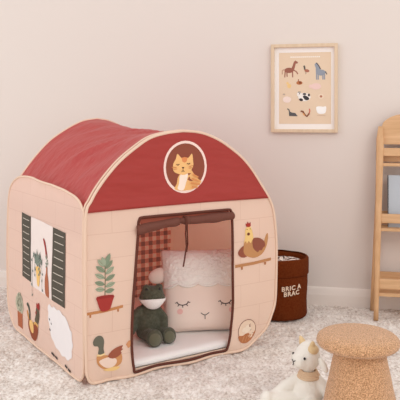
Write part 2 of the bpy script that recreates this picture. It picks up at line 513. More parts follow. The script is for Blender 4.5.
# potted plant on shelf
sh = [(strip([(-.004, .252), (.06, .254), (.136, .262)], .010), (196, 134, 86)),
      ([(.008, .248), (.016, .248), (.015, .238), (.009, .238)], (184, 120, 76)), ([(.112, .254), (.120, .255), (.119, .245), (.113, .245)], (184, 120, 76))]
for i in range(2): pass
stem = (116, 112, 84)
sh += [(strip([(.066, .306), (.067, .36), (.066, .424)], .003), stem)]
G1, G2 = (132, 146, 122), (158, 168, 144)
for i, (z, L) in enumerate(((.322, .036), (.340, .040), (.362, .042), (.384, .042), (.404, .040))):
    for s in (1, -1):
        an = .15 + .16 * i; zz = z + (.008 if s < 0 else 0)
        lf = leaf(.066, zz, an if s > 0 else PI - an, L, .0085)
        sh.append((lf, G1 if (i + (s > 0)) % 2 else G2))
        e = (.066 + s * L * .85 * math.cos(an), zz + L * .85 * math.sin(an))
        sh.append((strip([(.066, zz), e], .0014), stem))
sh += [(leaf(.066, .416, 1.15, .046, .009), G1), (leaf(.066, .414, 1.9, .036, .008), G2)]
sh += [(smoothpoly([(.036, .308), (.096, .309), (.094, .288), (.086, .264), (.078, .256), (.056, .254), (.046, .264), (.038, .288)], 3), (166, 56, 50)),
       (strip([(.035, .304), (.097, .305)], .009), (150, 48, 44))]
decal('printed_plant', sh, FP, front, 'leafy plant in a red pot on a printed shelf', base=.0012, step=.0001)
# duck
dk = [(smoothpoly([(.040, .100), (.036, .084), (.042, .066), (.058, .050), (.08, .042), (.105, .046), (.128, .058), (.134, .078), (.126, .098), (.10, .092), (.07, .096)], 3), (206, 146, 96)),
      (smoothpoly([(.046, .078), (.058, .060), (.08, .048), (.104, .054), (.112, .072), (.094, .086), (.07, .086)], 3), (240, 214, 198)),
      (smoothpoly([(.062, .044), (.08, .037), (.108, .036), (.124, .046), (.10, .050), (.08, .047)], 3), (244, 206, 138)),
      (smoothpoly([(.042, .104), (.044, .122), (.040, .132), (.026, .136), (.022, .150), (.030, .164), (.044, .170), (.058, .163), (.064, .146), (.062, .122), (.064, .102)], 3), (108, 106, 92)),
      (strip([(.036, .101), (.052, .098), (.068, .102)], .006), (244, 214, 160)),
      (smoothpoly([(.078, .090), (.092, .107), (.112, .116), (.138, .120), (.132, .110), (.138, .106), (.128, .100), (.132, .094), (.118, .084), (.096, .080)], 2), (158, 88, 66)),
      (smoothpoly([(.150, .120), (.160, .132), (.170, .130), (.168, .112), (.158, .106), (.154, .114)], 3), (214, 152, 108))]
decal('printed_duck', dk, FP, front, 'printed mallard duck beside the doorway', step=.0002)
# hen on perch
hn = [(smoothpoly([(.684, .424), (.66, .412), (.650, .398), (.654, .386), (.668, .376), (.694, .376), (.70, .40)], 2), (150, 84, 64)),
      (smoothpoly([(.684, .440), (.678, .420), (.680, .392), (.700, .376), (.735, .368), (.772, .378), (.795, .404), (.806, .440), (.803, .462), (.792, .452), (.782, .430), (.76, .434), (.735, .444), (.72, .450)], 3), (196, 142, 94)),
      (smoothpoly([(.692, .496), (.684, .484), (.684, .456), (.678, .434), (.688, .440), (.694, .430), (.702, .440), (.712, .430), (.720, .442), (.726, .446), (.720, .476), (.712, .494), (.704, .502)], 3), (240, 202, 132)),
      (smoothpoly([(.722, .444), (.738, .450), (.764, .444), (.786, .428), (.790, .410), (.778, .404), (.772, .394), (.758, .396), (.752, .388), (.738, .396), (.724, .412)], 2), (146, 84, 66)),
      ([(.690, .498), (.686, .512), (.693, .508), (.697, .520), (.703, .510), (.711, .516), (.712, .500), (.704, .496)], (170, 56, 48)),
      (ell(.700, .468, .007, .006), (110, 52, 38)), (ell(.693, .487, .002, .002, 0, 8), (50, 32, 28)), (ell(.708, .488, .002, .002, 0, 8), (50, 32, 28))]
decal('printed_hen', hn, FP, front, 'brown hen with a yellow neck printed over a perch', step=.0002)
decal('printed_perch', [(strip([(.637, .343), (.73, .346), (.823, .352)], .012), (190, 134, 90)),
                        ([(.664, .338), (.676, .338), (.674, .326), (.667, .326)], (176, 116, 76)), ([(.784, .343), (.797, .343), (.794, .332), (.787, .332)], (176, 116, 76))], FP, front, 'printed wooden perch below the hen')
# egg basket
eb = [(ell(.700, .074, .047, .047, .5, 28), (126, 60, 46)), (ell(.700, .074, .0445, .0445, .5, 28), (238, 212, 188)),
      (smoothpoly([(.654, .060), (.656, .044), (.672, .030), (.70, .026), (.726, .036), (.742, .056), (.744, .068), (.716, .060), (.70, .066), (.68, .058)], 3), (186, 118, 76))]
for q in ((.684, .080), (.700, .088), (.712, .078), (.697, .072)): eb.append((ell(q[0], q[1], .011, .008, .6, 12), (246, 228, 208)))
for q in (.676, .694, .712): eb.append((strip([(q - .006, .031 + abs(q - .69) * .2), (q + .010, .056)], .005), (204, 142, 98)))
decal('printed_egg_basket', eb, FP, front, 'printed basket of eggs near the lower right corner', step=.0002)
# side panel: shuttered window
SF = SP
def quad(a, b, c, d): return [a, b, c, d]
wn = [(quad((.543, .528), (.305, .517), (.305, .235), (.555, .240)), (238, 224, 218))]
decal('printed_window', wn, SF, side, 'pale printed window between dark shutters', base=.0015, cuts=5)
for (v0, v1, za, zc) in ((.67, .548, .531, .253), (.302, .176, .516, .232)):
    s_ = [(quad((v0, za), (v1, za - .004), (v1, zc), (v0, zc + .004)), (84, 78, 68))]
    for i in range(9):
        z = za - .022 - i * (za - zc - .03) / 8.6
        s_.append((strip([(v0 - .018, z), ((v0 + v1) / 2, z - .001), (v1 + .016, z - .001)], .0028), (214, 204, 190)))
    decal('printed_shutter', s_, SF, side, None, base=.0022, cuts=4, step=.0002)
vb = [(smoothpoly([(.352, .388), (.372, .390), (.384, .420), (.408, .452), (.400, .458), (.380, .446), (.362, .412)], 3), (160, 50, 46)),
      (smoothpoly([(.350, .352), (.364, .352), (.368, .330), (.384, .300), (.382, .246), (.356, .236), (.334, .240), (.336, .296), (.348, .328)], 3), (176, 104, 72))]
for (x, z, a) in ((.36, .38, .6), (.362, .372, 2.6), (.356, .362, .2), (.358, .366, 3.0), (.36, .384, 1.6), (.354, .358, 5.8)):
    vb.append((leaf(x, z, a, .020, .0045), (142, 148, 132)))
decal('printed_vase', vb, SF, side, 'printed brown vase with a red flower', base=.0026, step=.0001)
hp = [(smoothpoly([(.490, .330), (.440, .330), (.446, .286), (.456, .256), (.478, .256), (.486, .290)], 3), (240, 196, 120))]
for k, (x0, x1, zz) in enumerate(((.530, .535, .20), (.424, .420, .25), (.500, .505, .30), (.45, .448, .31))):
    ln = [(.466, .336), ((x0 + .466) / 2, .372), (x0, .344), (x1, zz)]
    sp_ = smoothpoly(ln, 6, False); hp.append((strip([tuple(p) for p in sp_], .0022), (130, 136, 120)))
    for j, p in enumerate(sp_[2::2]): hp.append((leaf(p[0], p[1], (.7 if j % 2 else 2.4) + k, .016, .0042), (118, 130, 122)))
for j in range(12):
    a = .5 + j * .19; hp.append((leaf(.466, .338, a, .040 + .014 * (j % 3), .005), (134, 142, 130) if j % 2 else (110, 124, 116)))
decal('printed_trailing_plant', hp, SF, side, 'trailing plant in a yellow printed pot', base=.0026, step=.00005)
sp2 = [([(.737, .090), (.664, .094), (.668, .026), (.728, .026)], (176, 100, 66)),
       (smoothpoly([(.73, .09), (.760, .12), (.752, .152), (.72, .174), (.69, .174), (.662, .152), (.652, .12), (.67, .092)], 3), (186, 182, 160))]
for i in range(34):
    a = random.uniform(0, 2 * PI); r = random.random() ** .5
    sp2.append((leaf(.706 + .045 * r * math.cos(a), .130 + .037 * r * math.sin(a), random.uniform(1, 2.2), .014, .003), (128, 132, 112) if i % 2 else (150, 150, 128)))
decal('printed_bush', sp2, SF, side, 'grey-green bush in a printed terracotta pot', step=.00005)
ck = [(smoothpoly([(.604, .150), (.588, .160), (.566, .150), (.554, .130), (.553, .100), (.536, .090), (.505, .096), (.50, .084), (.52, .060), (.555, .066), (.572, .090), (.570, .120), (.582, .138)], 3), (86, 86, 74)),
      (smoothpoly([(.600, .120), (.590, .128), (.575, .110), (.566, .088), (.570, .080), (.584, .096)], 3), (204, 142, 78)),
      (smoothpoly([(.572, .096), (.582, .070), (.566, .046), (.536, .024), (.50, .022), (.474, .040), (.462, .072), (.470, .100), (.496, .092), (.53, .088)], 3), (146, 74, 48)),
      (smoothpoly([(.560, .094), (.566, .072), (.54, .048), (.516, .052), (.516, .080), (.532, .096)], 3), (236, 190, 122)),
      (smoothpoly([(.500, .108), (.478, .098), (.462, .100), (.452, .126), (.454, .150), (.462, .168), (.482, .168), (.490, .150), (.492, .126)], 3), (96, 84, 66)),
      (strip([(.512, .092), (.488, .098), (.46, .092)], .010), (220, 170, 100)),
      (smoothpoly([(.486, .166), (.480, .184), (.470, .178), (.460, .188), (.450, .174), (.452, .160), (.468, .160)], 2), (160, 52, 46)),
      (smoothpoly([(.486, .150), (.494, .140), (.486, .132), (.480, .144)], 2), (160, 52, 46))]
decal('printed_cockerel', ck, SF, side, 'printed dark cockerel with a curled tail', step=.0002)
wl = smoothpoly([(.352, .196), (.332, .212), (.300, .206), (.280, .216), (.252, .208), (.230, .214), (.200, .202), (.172, .200), (.148, .184), (.134, .166), (.118, .158), (.116, .132), (.106, .112), (.118, .090), (.116, .068), (.134, .056), (.156, .044), (.186, .050), (.212, .044), (.244, .056), (.276, .058), (.300, .074), (.322, .084), (.334, .104), (.340, .130), (.352, .15), (.346, .174)], 3)
shp = [(wl, (240, 234, 234)), (ell(.336, .152, .007, .004, .4, 8), (60, 50, 50)), (ell(.318, .139, .006, .003, .4, 8), (60, 50, 50)), (ell(.334, .112, .007, .004, .4, 8), (60, 50, 50)),
       (strip([(.318, .027), (.286, .022)], .008), (52, 46, 44)), (strip([(.278, .024), (.256, .020)], .008), (52, 46, 44)),
       (strip([(.176, .022), (.152, .018)], .008), (52, 46, 44)), (strip([(.144, .018), (.120, .014)], .008), (52, 46, 44))]
decal('printed_sheep', shp, SF, side, 'large fluffy white sheep printed beside the corner', base=.0016, cuts=4, step=.0003)

# ---------------------------------------------------------------- plush mat inside
bm = bmesh.new()
def matf(s, t):
    return None
nx, ny = 60, 60
def mp(i, j, top):
    a, b = i / nx * 2 - 1, j / ny * 2 - 1
    e = (max(0, 1 - abs(a) ** 14) * max(0, 1 - abs(b) ** 24)) ** .35
    x, y = W / 2 + a * (W / 2 - .030), .013 + (D - .049) / 2 * (b + 1)
    if a > 0 and y < .18: x -= a * .13 * ((.18 - y) / .18) ** 2
    z = .0245 + (.0205 if top else -.012) * e
    if top: z += e * (.0025 * noise.noise(Vector((x * 9, y * 9, 0))) + .0020 * noise.noise(Vector((x * 60, y * 60, 0))))
    return (x, y, z)
gt = [[bm.verts.new(mp(i, j, True)) for j in range(ny + 1)] for i in range(nx + 1)]
gb = [[bm.verts.new(mp(i, j, False)) for j in range(ny + 1)] for i in range(nx + 1)]
for i in range(nx):
    for j in range(ny):
        bm.faces.new((gt[i][j], gt[i + 1][j], gt[i + 1][j + 1], gt[i][j + 1]))
        bm.faces.new((gb[i][j], gb[i][j + 1], gb[i + 1][j + 1], gb[i + 1][j]))
bmesh.ops.remove_doubles(bm, verts=bm.verts[:], dist=.0001)
rim = [e for e in bm.edges if len(e.link_faces) == 1]
if rim: bmesh.ops.bridge_loops(bm, edges=rim)
pm = fin('play_mat', bm, M['plush_white'])
pm.location = tent.location; pm.rotation_euler = tent.rotation_euler
pm['label'] = 'thick white plush mat lining the floor of the play tent'; pm['category'] = 'mat'

# ---------------------------------------------------------------- lamb cushion
cu = thing('cushion', 'square blush cushion with a sleeping lamb face and woolly fringe, inside the tent', 'cushion', (.016, 2.857, .046), math.radians(8))
LEAN = Matrix.Rotation(math.radians(-20), 4, 'X')
HS = .172
def cush(a, b, side):
    """a, b in -1..1 on the cushion face"""
    k = 1 - .035 * (1 - a * a) * abs(b) ** 3 ; k2 = 1 - .035 * (1 - b * b) * abs(a) ** 3
    th = .062 * (max(0, 1 - a ** 4) * max(0, 1 - b ** 4)) ** .45
    x, z = a * HS * k2, b * HS * k + HS
    y = -th * side
    y += .004 * noise.noise(Vector((a * 2, b * 2, side))) * (1 - a * a) * (1 - b * b)
    return LEAN @ Vector((x, y, z))
def CF(a, b, off=0):
    p = cush(a, b, 1); e = .01
    n = (cush(a + e, b, 1) - cush(a - e, b, 1)).cross(cush(a, b + e, 1) - cush(a, b - e, 1)).normalized()
    if n.y > 0: n = -n
    return p + n * off
bm = bmesh.new()
for sd in (1, -1): grid(bm, 40, 40, lambda s, t: cush(s * 2 - 1, t * 2 - 1, sd))
bmesh.ops.remove_doubles(bm, verts=bm.verts[:], dist=.0005)
fin('cushion_cover', bm, M['linen'], cu)
bm = bmesh.new()
def scal(a): return .13 - .085 * abs(math.sin((a + .14) * 6.4)) ** .8
def woolf(s, t):
    a = (s * 2 - 1) * .97; lo = scal(a); b = lo + (.96 - lo) * t
    off = .006 * min(1, t * 9) * min(1, (.97 - abs(a)) * 5) * min(1, (1 - t) * 4) + .0008
    p = CF(a, b, 0)
    off += .0045 * noise.noise(p * 130) * min(1, t * 6) + .0025 * noise.noise(p * 60) * min(1, t * 6)
    return CF(a, b, max(.0008, off))
grid(bm, 110, 70, woolf)
lab(fin('wool_fringe', bm, M['wool'], cu), 'nubby cream wool patch with a scalloped edge')
bm = bmesh.new(); tube(bm, [CF(a, scal(a), .004) for a in [-.96 + i * 1.92 / 90 for i in range(91)]], .0045, 8)
fin('scalloped_trim', bm, M['wool'], cu)
for sx in (-1, 1):
    bm = bmesh.new()
    R = Matrix.Rotation(sx * .30, 4, 'Y')
    sphere(bm, LEAN @ Vector((sx * (HS + .010), -.012, HS * 1.36)), (.046, .014, .032), LEAN @ R, 20, 12)
    fin('ear', bm, M['linen'], cu)
for ex in (-.53, .52):
    bm = bmesh.new()
    arc = [(ex + .135 * math.cos(t), -.30 - .085 * math.sin(t)) for t in [PI * i / 14 for i in range(15)]]
    tube(bm, [CF(a, b, .001) for a, b in arc], .0018, 6)
    for i in (1, 4, 7, 10, 13):
        a, b = arc[i]; d = Vector((a - ex, (b + .30) * 1.4)).normalized() * .055
        tube(bm, [CF(a, b, .001), CF(a + d.x, b + d.y, .001)], .0016, 6)
    lab(fin('closed_eye', bm, M['stitch'], cu), 'embroidered closed eye with lashes')
bm = bmesh.new()
for pp in ([(-.10, -.58), (-.06, -.61), (0, -.635), (.06, -.61), (.10, -.58)], [(0, -.635), (0, -.73)]):
    tube(bm, [CF(a + .0, b, .001) for a, b in smoothpoly(pp, 4, False)], .0015, 6)
fin('nose', bm, M['stitch'], cu)
for ex in (-.60, .66):
    decal('cheek', [(ell(ex, -.53, .07, .065, 0, 20), M['pinkish'])], CF, cu, 'round pink cheek', base=.0015)

# ---------------------------------------------------------------- frog
fr = thing('frog_toy', 'dark green plush frog with a white muzzle sitting on the mat', 'soft toy', (-.205, 2.775, .047), math.radians(14))
def frogbody(bm):
    sphere(bm, (-.004, 0, .060), (.058, .044, .060)); sphere(bm, (.002, .002, .105), (.042, .034, .045))
    sphere(bm, (.010, -.006, .163), (.054, .043, .036)); sphere(bm, (.010, -.004, .182), (.048, .038, .030))
    sphere(bm, (-.014, -.012, .203), (.017, .016, .018)); sphere(bm, (.038, -.010, .203), (.017, .016, .018))
    cap(bm, (-.038, -.004, .116), (-.072, -.010, .085), .018, .022); cap(bm, (-.072, -.010, .085), (-.080, -.026, .046), .021, .022)
    cap(bm, (.036, -.004, .112), (.056, -.012, .080), .016, .019); cap(bm, (.056, -.012, .080), (.056, -.026, .052), .019, .017)
    cap(bm, (-.026, -.006, .030), (-.002, -.084, .028), .030, .022); cap(bm, (.028, -.004, .030), (.056, -.064, .028), .028, .022)
blob('body', frogbody, M['frog'], fr, .004, 8)
bm = bmesh.new()
def mz(s, t):
    a = (s - .5) * PI * 1.02; b = t
    rx, ry = .0555, .0445
    x = .010 + rx * math.sin(a); y = -.006 - ry * math.cos(a) * (1 + .12 * math.sin(PI * b)) - .001
    zt_ = .166 + .003 * math.cos(a * 2); zb_ = .166 - .038 * math.cos(a) ** .6 if math.cos(a) > 0 else .166
    z = zt_ + (zb_ - zt_) * b
    k = 1 - .30 * b * b
    return Vector((.010 + (x - .010) * k, -.006 + (y + .006) * (1 - .18 * b * b), z))
grid(bm, 30, 12, mz)
mzo = fin('muzzle', bm, M['plush_white'], fr); baked(mzo, [('SOLIDIFY', dict(thickness=.003, offset=0))]); lab(mzo, 'white muzzle')
for ex in (-.015, .038):
    bm = bmesh.new(); sphere(bm, (ex, -.0255, .203), (.0055, .004, .0055), None, 14, 10)
    lab(fin('eye', bm, M['black'], fr), 'shiny black eye')
for (x, y, z, r, rz) in ((.002, -.104, .031, .034, .05), (.064, -.080, .030, .032, .2)):
    bm = bmesh.new(); sphere(bm, (x, y, z), (r * .96, .019, r), Matrix.Rotation(rz, 4, 'Z') @ Matrix.Rotation(-.25, 4, 'X'), 24, 16)
    ft = fin('foot', bm, M['frog'], fr)
    bm = bmesh.new(); sphere(bm, (x, y - .006, z - .001), (r * .78, .0165, r * .80), Matrix.Rotation(rz, 4, 'Z') @ Matrix.Rotation(-.25, 4, 'X'), 24, 16)
    lab(fin('sole', bm, M['frogsole'], ft), 'olive sole')

# ---------------------------------------------------------------- felt storage bin
bn = thing('storage_basket', 'rust brown felt storage basket lettered BRIC A BRAC behind the tent', 'basket', (.376, 3.265, 0), 0)
bm = bmesh.new()
R0 = .134
pr = [(0, .004), (.10, .003), (R0 - .006, .006), (R0 - .001, .016), (R0 - .002, .08), (R0, .16), (R0, .270), (R0 - .005, .276), (R0 - .011, .272), (R0 - .012, .2), (R0 - .013, .02), (0, .016)]
lathe(bm, pr, 72)
for v in bm.verts:
    v.co += Vector((v.co.x, v.co.y, 0)) * .025 * noise.noise(Vector((v.co.x * 8, v.co.y * 8, v.co.z * 9)))
    v.co.z += .004 * noise.noise(Vector((v.co.x * 12, v.co.y * 12, 3))) * v.co.z / .3
fin('basket_body', bm, M['felt'], bn)
bm = bmesh.new()
pr = [(R0 - .006, .281), (R0 + .003, .281), (R0 + .007, .275), (R0 + .008, .25), (R0 + .007, .207), (R0 + .004, .202), (R0 + .001, .206)]
lathe(bm, pr, 72)
for v in bm.verts:
    v.co += Vector((v.co.x, v.co.y, 0)) * .025 * noise.noise(Vector((v.co.x * 8, v.co.y * 8, v.co.z * 9)))
    v.co.z += .004 * noise.noise(Vector((v.co.x * 12, v.co.y * 12, 3))) * v.co.z / .3
fin('folded_cuff', bm, M['felt'], bn)
def letters(name, body, size, fn, mat, parent, label):
    cv = bpy.data.curves.new(name, 'FONT'); cv.body = body; cv.size = size; cv.align_x = 'CENTER'
    cv.space_character = 1.12; cv.space_line = .85; cv.offset = size * .022; cv.resolution_u = 3; cv.extrude = .0008
    t = bpy.data.objects.new(name, cv); COL.objects.link(t); bpy.context.view_layer.update()
    me = bpy.data.meshes.new_from_object(t.evaluated_get(bpy.context.evaluated_depsgraph_get()))
    bpy.data.objects.remove(t); bpy.data.curves.remove(cv)
    b = bmesh.new(); b.from_mesh(me); bmesh.ops.triangulate(b, faces=b.faces[:])
    bmesh.ops.subdivide_edges(b, edges=b.edges[:], cuts=1)
    for v in b.verts: v.co = fn(v.co)
    return lab(fin(name, b, mat, parent, False), label)
def cyl(co):
    a = -PI / 2 + .33 + co.x / (R0 + .002)
    r = R0 + .004 + co.z
    return Vector((r * math.cos(a), r * math.sin(a), .148 + co.y + co.x * .10))
letters('lettering', 'BRIC A\nBRAC', .029, cyl, M['ivory'], bn, 'cream lettering BRIC A BRAC')
# cloth bundle inside the basket
bm = bmesh.new()
def heap(s, t):
    a = s * 2 * PI; r = t * .114
    x, y = r * math.cos(a), r * math.sin(a)
    return Vector((x, y, -0.0 + .266 - .012 * t * t + .010 * noise.noise(Vector((x * 22, y * 22, 4)))))
grid(bm, 48, 16, heap, True)
bmesh.ops.remove_doubles(bm, verts=bm.verts[:], dist=.0001)
k = NT('patterned_cloth', rgb(236, 222, 212), .9)
k.color(k.ramp(k.noise(46, 2), [(.46, rgb(92, 66, 54)), (.50, rgb(240, 228, 220)), (.60, rgb(244, 234, 226)), (.64, rgb(190, 140, 116))]))
cl = fin('folded_cloth', bm, k.m); baked(cl, [('SOLIDIFY', dict(thickness=.01, offset=-1))])
cl.location = bn.location; cl['label'] = 'brown and white patterned cloth bundled inside the felt basket'; cl['category'] = 'cloth'

# ---------------------------------------------------------------- boucle stool
st = thing('mushroom_stool', 'caramel boucle mushroom stool with a round cushioned top', 'stool', (.477, 2.07, 0), 0)
bm = bmesh.new()
pr = []
for i in range(33):
    a = -PI / 2 + PI * i / 32
    c, s = math.cos(a), math.sin(a)
    pr.append((.1235 * c ** .55 if c > 1e-6 else 0, .268 + (.030 if s > 0 else .026) * math.copysign(abs(s) ** .85, s)))
lathe(bm, pr, 96)
for v in bm.verts:
    d = Vector((v.co.x, v.co.y, v.co.z - .268)).normalized()
    v.co += d * .0016 * noise.noise(v.co * 160)
fin('seat', bm, M['boucle'], st)
bm = bmesh.new()
pr = [(0, .004), (.11, .002), (.121, .006), (.123, .014)]
for i in range(1, 30):
    t = i / 29; pr.append((.123 - .050 * t, .014 + .236 * t))
pr.append((0, .25))
lathe(bm, pr, 96)
for v in bm.verts:
    if .01 < v.co.z < .245: v.co += Vector((v.co.x, v.co.y, 0)).normalized() * .0014 * noise.noise(v.co * 160)
ped = fin('pedestal', bm, M['boucle'], st); ped.location.x = .006

# ---------------------------------------------------------------- goat soft toy
go = thing('goat_toy', 'white plush goat with tan horns sitting on the carpet beside the stool', 'soft toy', (.355, 2.235, 0), math.radians(-24))
HR = Matrix.Rotation(math.radians(-36), 4, 'Z') @ Matrix.Rotation(math.radians(5), 4, 'X')
def H(x, y, z): return HR @ Vector((x, y, z - .12)) + Vector((0, 0, .12))
def goatbody(bm):
    sphere(bm, (0, 0, .050), (.050, .042, .050)); sphere(bm, (0, 0, .080), (.041, .033, .034)); sphere(bm, (0, -.002, .104), (.022, .021, .02))
    cap(bm, (-.028, -.002, .090), (-.074, -.016, .058), .0185, .0205); cap(bm, (-.074, -.016, .058), (-.104, -.034, .028), .0205, .021)
    cap(bm, (.028, 0, .090), (.068, -.008, .058), .0185, .0205); cap(bm, (.068, -.008, .058), (.090, -.040, .026), .0205, .021)
    cap(bm, (-.020, -.012, .026), (-.112, -.060, .024), .025, .021); cap(bm, (.020, -.014, .026), (.020, -.125, .024), .025, .021)
    sphere(bm, (-.122, -.068, .028), (.022, .022, .028)); sphere(bm, (.020, -.136, .028), (.022, .020, .028))
    sphere(bm, H(0, -.002, .162), (.044, .042, .044), HR); sphere(bm, H(-.002, -.028, .158), (.032, .030, .028), HR); sphere(bm, H(0, .004, .182), (.036, .034, .030), HR)
blob('body', goatbody, M['goat'], go, .0035, 8)
for s in (-1, 1):
    bm = bmesh.new()
    tube(bm, [H(s * .024, .002, .198), H(s * .028, .001, .210), H(s * .031, .0, .217), H(s * .033, -.001, .222)], lambda t: .0125 * (1 - t * .75), 12)
    lab(fin('horn', bm, M['tan'], go), 'short tan horn')
    bm = bmesh.new()
    sphere(bm, H(s * .060, .012 if s > 0 else -.008, .150), (.014, .009, .026), HR @ Matrix.Rotation(-s * .75, 4, 'Y'), 18, 12)
    fin('ear', bm, M['goat'], go)
    bm = bmesh.new(); sphere(bm, H(s * .029, -.0360, .174), (.0042, .0036, .0046), None, 14, 10)
    lab(fin('eye', bm, M['black'], go), 'black bead eye')
bm = bmesh.new(); sphere(bm, H(.028, .002, .194), (.017, .019, .0140), HR @ Matrix.Rotation(.6, 4, 'Y'), 20, 12)
lab(fin('head_patch', bm, M['tan'], go), 'tan patch at the base of one horn')
bm = bmesh.new()
for pp in ([(-.010, -.0565, .166), (-.002, -.0590, .161), (.006, -.0565, .166)], [(-.002, -.0590, .161), (-.002, -.0585, .153), (-.009, -.0565, .148)]):
    tube(bm, [H(*q) for q in pp], .0014, 6)
lab(fin('nose', bm, M['stitch'], go), 'grey stitched nose and mouth')
bm = bmesh.new()
for i in range(4):
    r = .0215 + .0085 * (i / 3); z = .117 - .0055 * i
    tube(bm, [(r * 1.16 * math.cos(a), -.001 + r * 1.06 * math.sin(a), z - .003 * max(0, -math.sin(a))) for a in [2 * PI * j / 32 for j in range(32)]], .0046, 8, True)
lab(fin('neck_scarf', bm, M['tanfelt'], go), 'tan scarf round the neck')

# ---------------------------------------------------------------- framed print
fm = thing('framed_print', 'pale wood framed print of farm animals hanging on the wall', 'picture', (0, 0, 0), WA)
Zw = 3.58 / (1 + .217 * 104.3 / 685); Xw = Zw * 104.3 / 685
fm.location = (Xw, Zw, 1.085)
FWd, FHt, ft_ = .333, .446, .0165
bm = bmesh.new()
for (a, b) in (((-FWd / 2, -FHt / 2), (-FWd / 2 + ft_, FHt / 2)), ((FWd / 2 - ft_, -FHt / 2), (FWd / 2, FHt / 2)),
               ((-FWd / 2 + ft_, FHt / 2 - ft_), (FWd / 2 - ft_, FHt / 2)), ((-FWd / 2 + ft_, -FHt / 2), (FWd / 2 - ft_, -FHt / 2 + ft_))):
    box(bm, (a[0], -.026, a[1]), (b[0], -.001, b[1]), .0015)
fin('frame_moulding', bm, M['frameoak'], fm, False)
bm = bmesh.new(); box(bm, (-FWd / 2 + ft_, -.008, -FHt / 2 + ft_), (FWd / 2 - ft_, -.004, FHt / 2 - ft_))
fin('mat_board', bm, M['matboard'], fm, False)
sx_, sy_ = FWd / 66.5, FHt / 88
def px(pts): return [((x - 304.3) * sx_, (88 - y) * sy_) for x, y in pts]
def pe(x, y, a, b, r=0): return px(ell(x, y, a, b, r, 16))
PP = lambda a, b, off: Vector((a, -.0085 - off, b))
BR, BD = (158, 100, 84), (112, 66, 52)
ap = [(px([(279, 52.3), (331, 52.3), (331, 123.5), (279, 123.5)]), M['paper'])]
for i in range(15): ap.append((px([(290.5 + i * 2, 56.2), (291.9 + i * 2, 56.2), (291.9 + i * 2, 57.4), (290.5 + i * 2, 57.4)]), (248, 240, 232)))
ap += [(pe(289, 70, 4.6, 2.7), BR), (px([(290.5, 70), (292.5, 66), (294, 61.5), (295.5, 60.2), (298.2, 62), (297.6, 63.2), (295.8, 63.4), (295, 67), (293.6, 71)]), BR)]
for a, b, c, d in ((285.2, 71, 284.8, 77), (286.8, 71, 287.2, 76.5), (292.6, 71, 292.8, 77), (293.5, 69.5, 296.5, 71.5), (296.5, 71.5, 298, 73.8), (284.8, 69, 282.4, 70), (282.4, 70, 282.2, 74)):
    ap.append((px(strip([(a, b), (c, d)], 1.1)), BR if c > 283 else (196, 158, 134)))
ap += [(px(strip([(304, 65.5), (304.6, 67), (305, 69.5)], 1.6)), (96, 90, 84)), (pe(307, 70.6, 2.6, 1.5, .2), (176, 112, 92)), (px(strip([(306, 71.5), (306, 74)], .5)), BD),
       (pe(321, 72.6, 4.6, 3.0), (150, 156, 168)), (px([(314.6, 64.5), (316, 62.6), (318, 64.5), (320.5, 70), (318.5, 75), (316, 74), (315.8, 68)]), (150, 156, 168)),
       (px(strip([(316.4, 62.8), (318.6, 65.5), (320.6, 69.2)], 1.0)), (84, 80, 86)), (px(strip([(325.4, 71.5), (326.8, 74.5)], .9)), (84, 80, 86))]
for x in (316.6, 318.2, 322.8, 324.4): ap.append((px(strip([(x, 73), (x + .1, 79.5)], 1.2)), (150, 156, 168)))
ap += [(pe(299.5, 82.6, 3.1, 1.9), (186, 118, 76)), (pe(300.2, 82.4, 1.4, 1.2), (134, 74, 50)), (px(strip([(298.6, 79), (298.4, 81)], .7)), (150, 60, 50)),
       (pe(289.2, 85.6, 2.0, 2.3), (240, 204, 142)), (pe(287.6, 82.8, 1.3, 1.3), (240, 204, 142)),
       (pe(316, 86.2, 5.2, 3.2), (238, 206, 198)), (pe(310.6, 86, 1.7, 1.7), (238, 206, 198)),
       (pe(304.5, 96.8, 6.2, 4.2), (244, 238, 232)), (pe(299.3, 94, 2.2, 2.6), (244, 238, 232)),
       (px(smoothpoly([(303, 96), (305, 95), (308.5, 97), (309.2, 99.2), (306, 100), (303.8, 98)], 2)), (62, 60, 62)), (pe(301.2, 99.4, 2.0, 1.4, .3), (62, 60, 62)),
       (pe(304.6, 93.8, 1.9, 1.0), (62, 60, 62)), (pe(309, 94.8, 1.1, 1.4), (62, 60, 62)), (px(strip([(298, 92), (300.4, 91.6), (299.4, 94)], .9)), (76, 74, 76)),
       (pe(287, 99.2, 4.2, 3.2), (242, 222, 212)), (pe(284, 94, 1.3, .8), (190, 172, 156)),
       (pe(321, 96.2, 2.8, 2.6), (238, 216, 192)), (pe(321, 96.2, 1.3, 1.2), (184, 122, 96)),
       (px([(289, 110.6), (292, 112.2), (295.4, 112.6), (297.8, 115.8), (294, 115.8), (289.2, 115.6)]), (92, 90, 92)), (px(strip([(287.4, 108.4), (289, 109.4), (290, 113)], 1.1)), (92, 90, 92)),
       (px(strip([(300.8, 110.8), (303, 111.2), (304.6, 114), (307, 116), (309.4, 113)], 1.7)), (134, 82, 56)), (px(strip([(303, 113), (305, 115.2)], 1.1)), (224, 166, 110)),
       (px(strip([(309.4, 108.4), (310, 110.6), (309.2, 113)], 1.1)), (206, 110, 90)),
       (px(smoothpoly([(316.2, 107), (319, 106), (323, 106.4), (326, 106.2), (326, 110), (324.6, 113), (319, 113.4), (316.8, 111)], 3)), (250, 248, 246)), (px(strip([(317, 115), (325.4, 115)], .4)), (206, 178, 154))]
decal('art_print', ap, PP, fm, 'tan sheet printed with horse, donkey, cow and other farm animals', base=.0002, step=.00002, cuts=0)

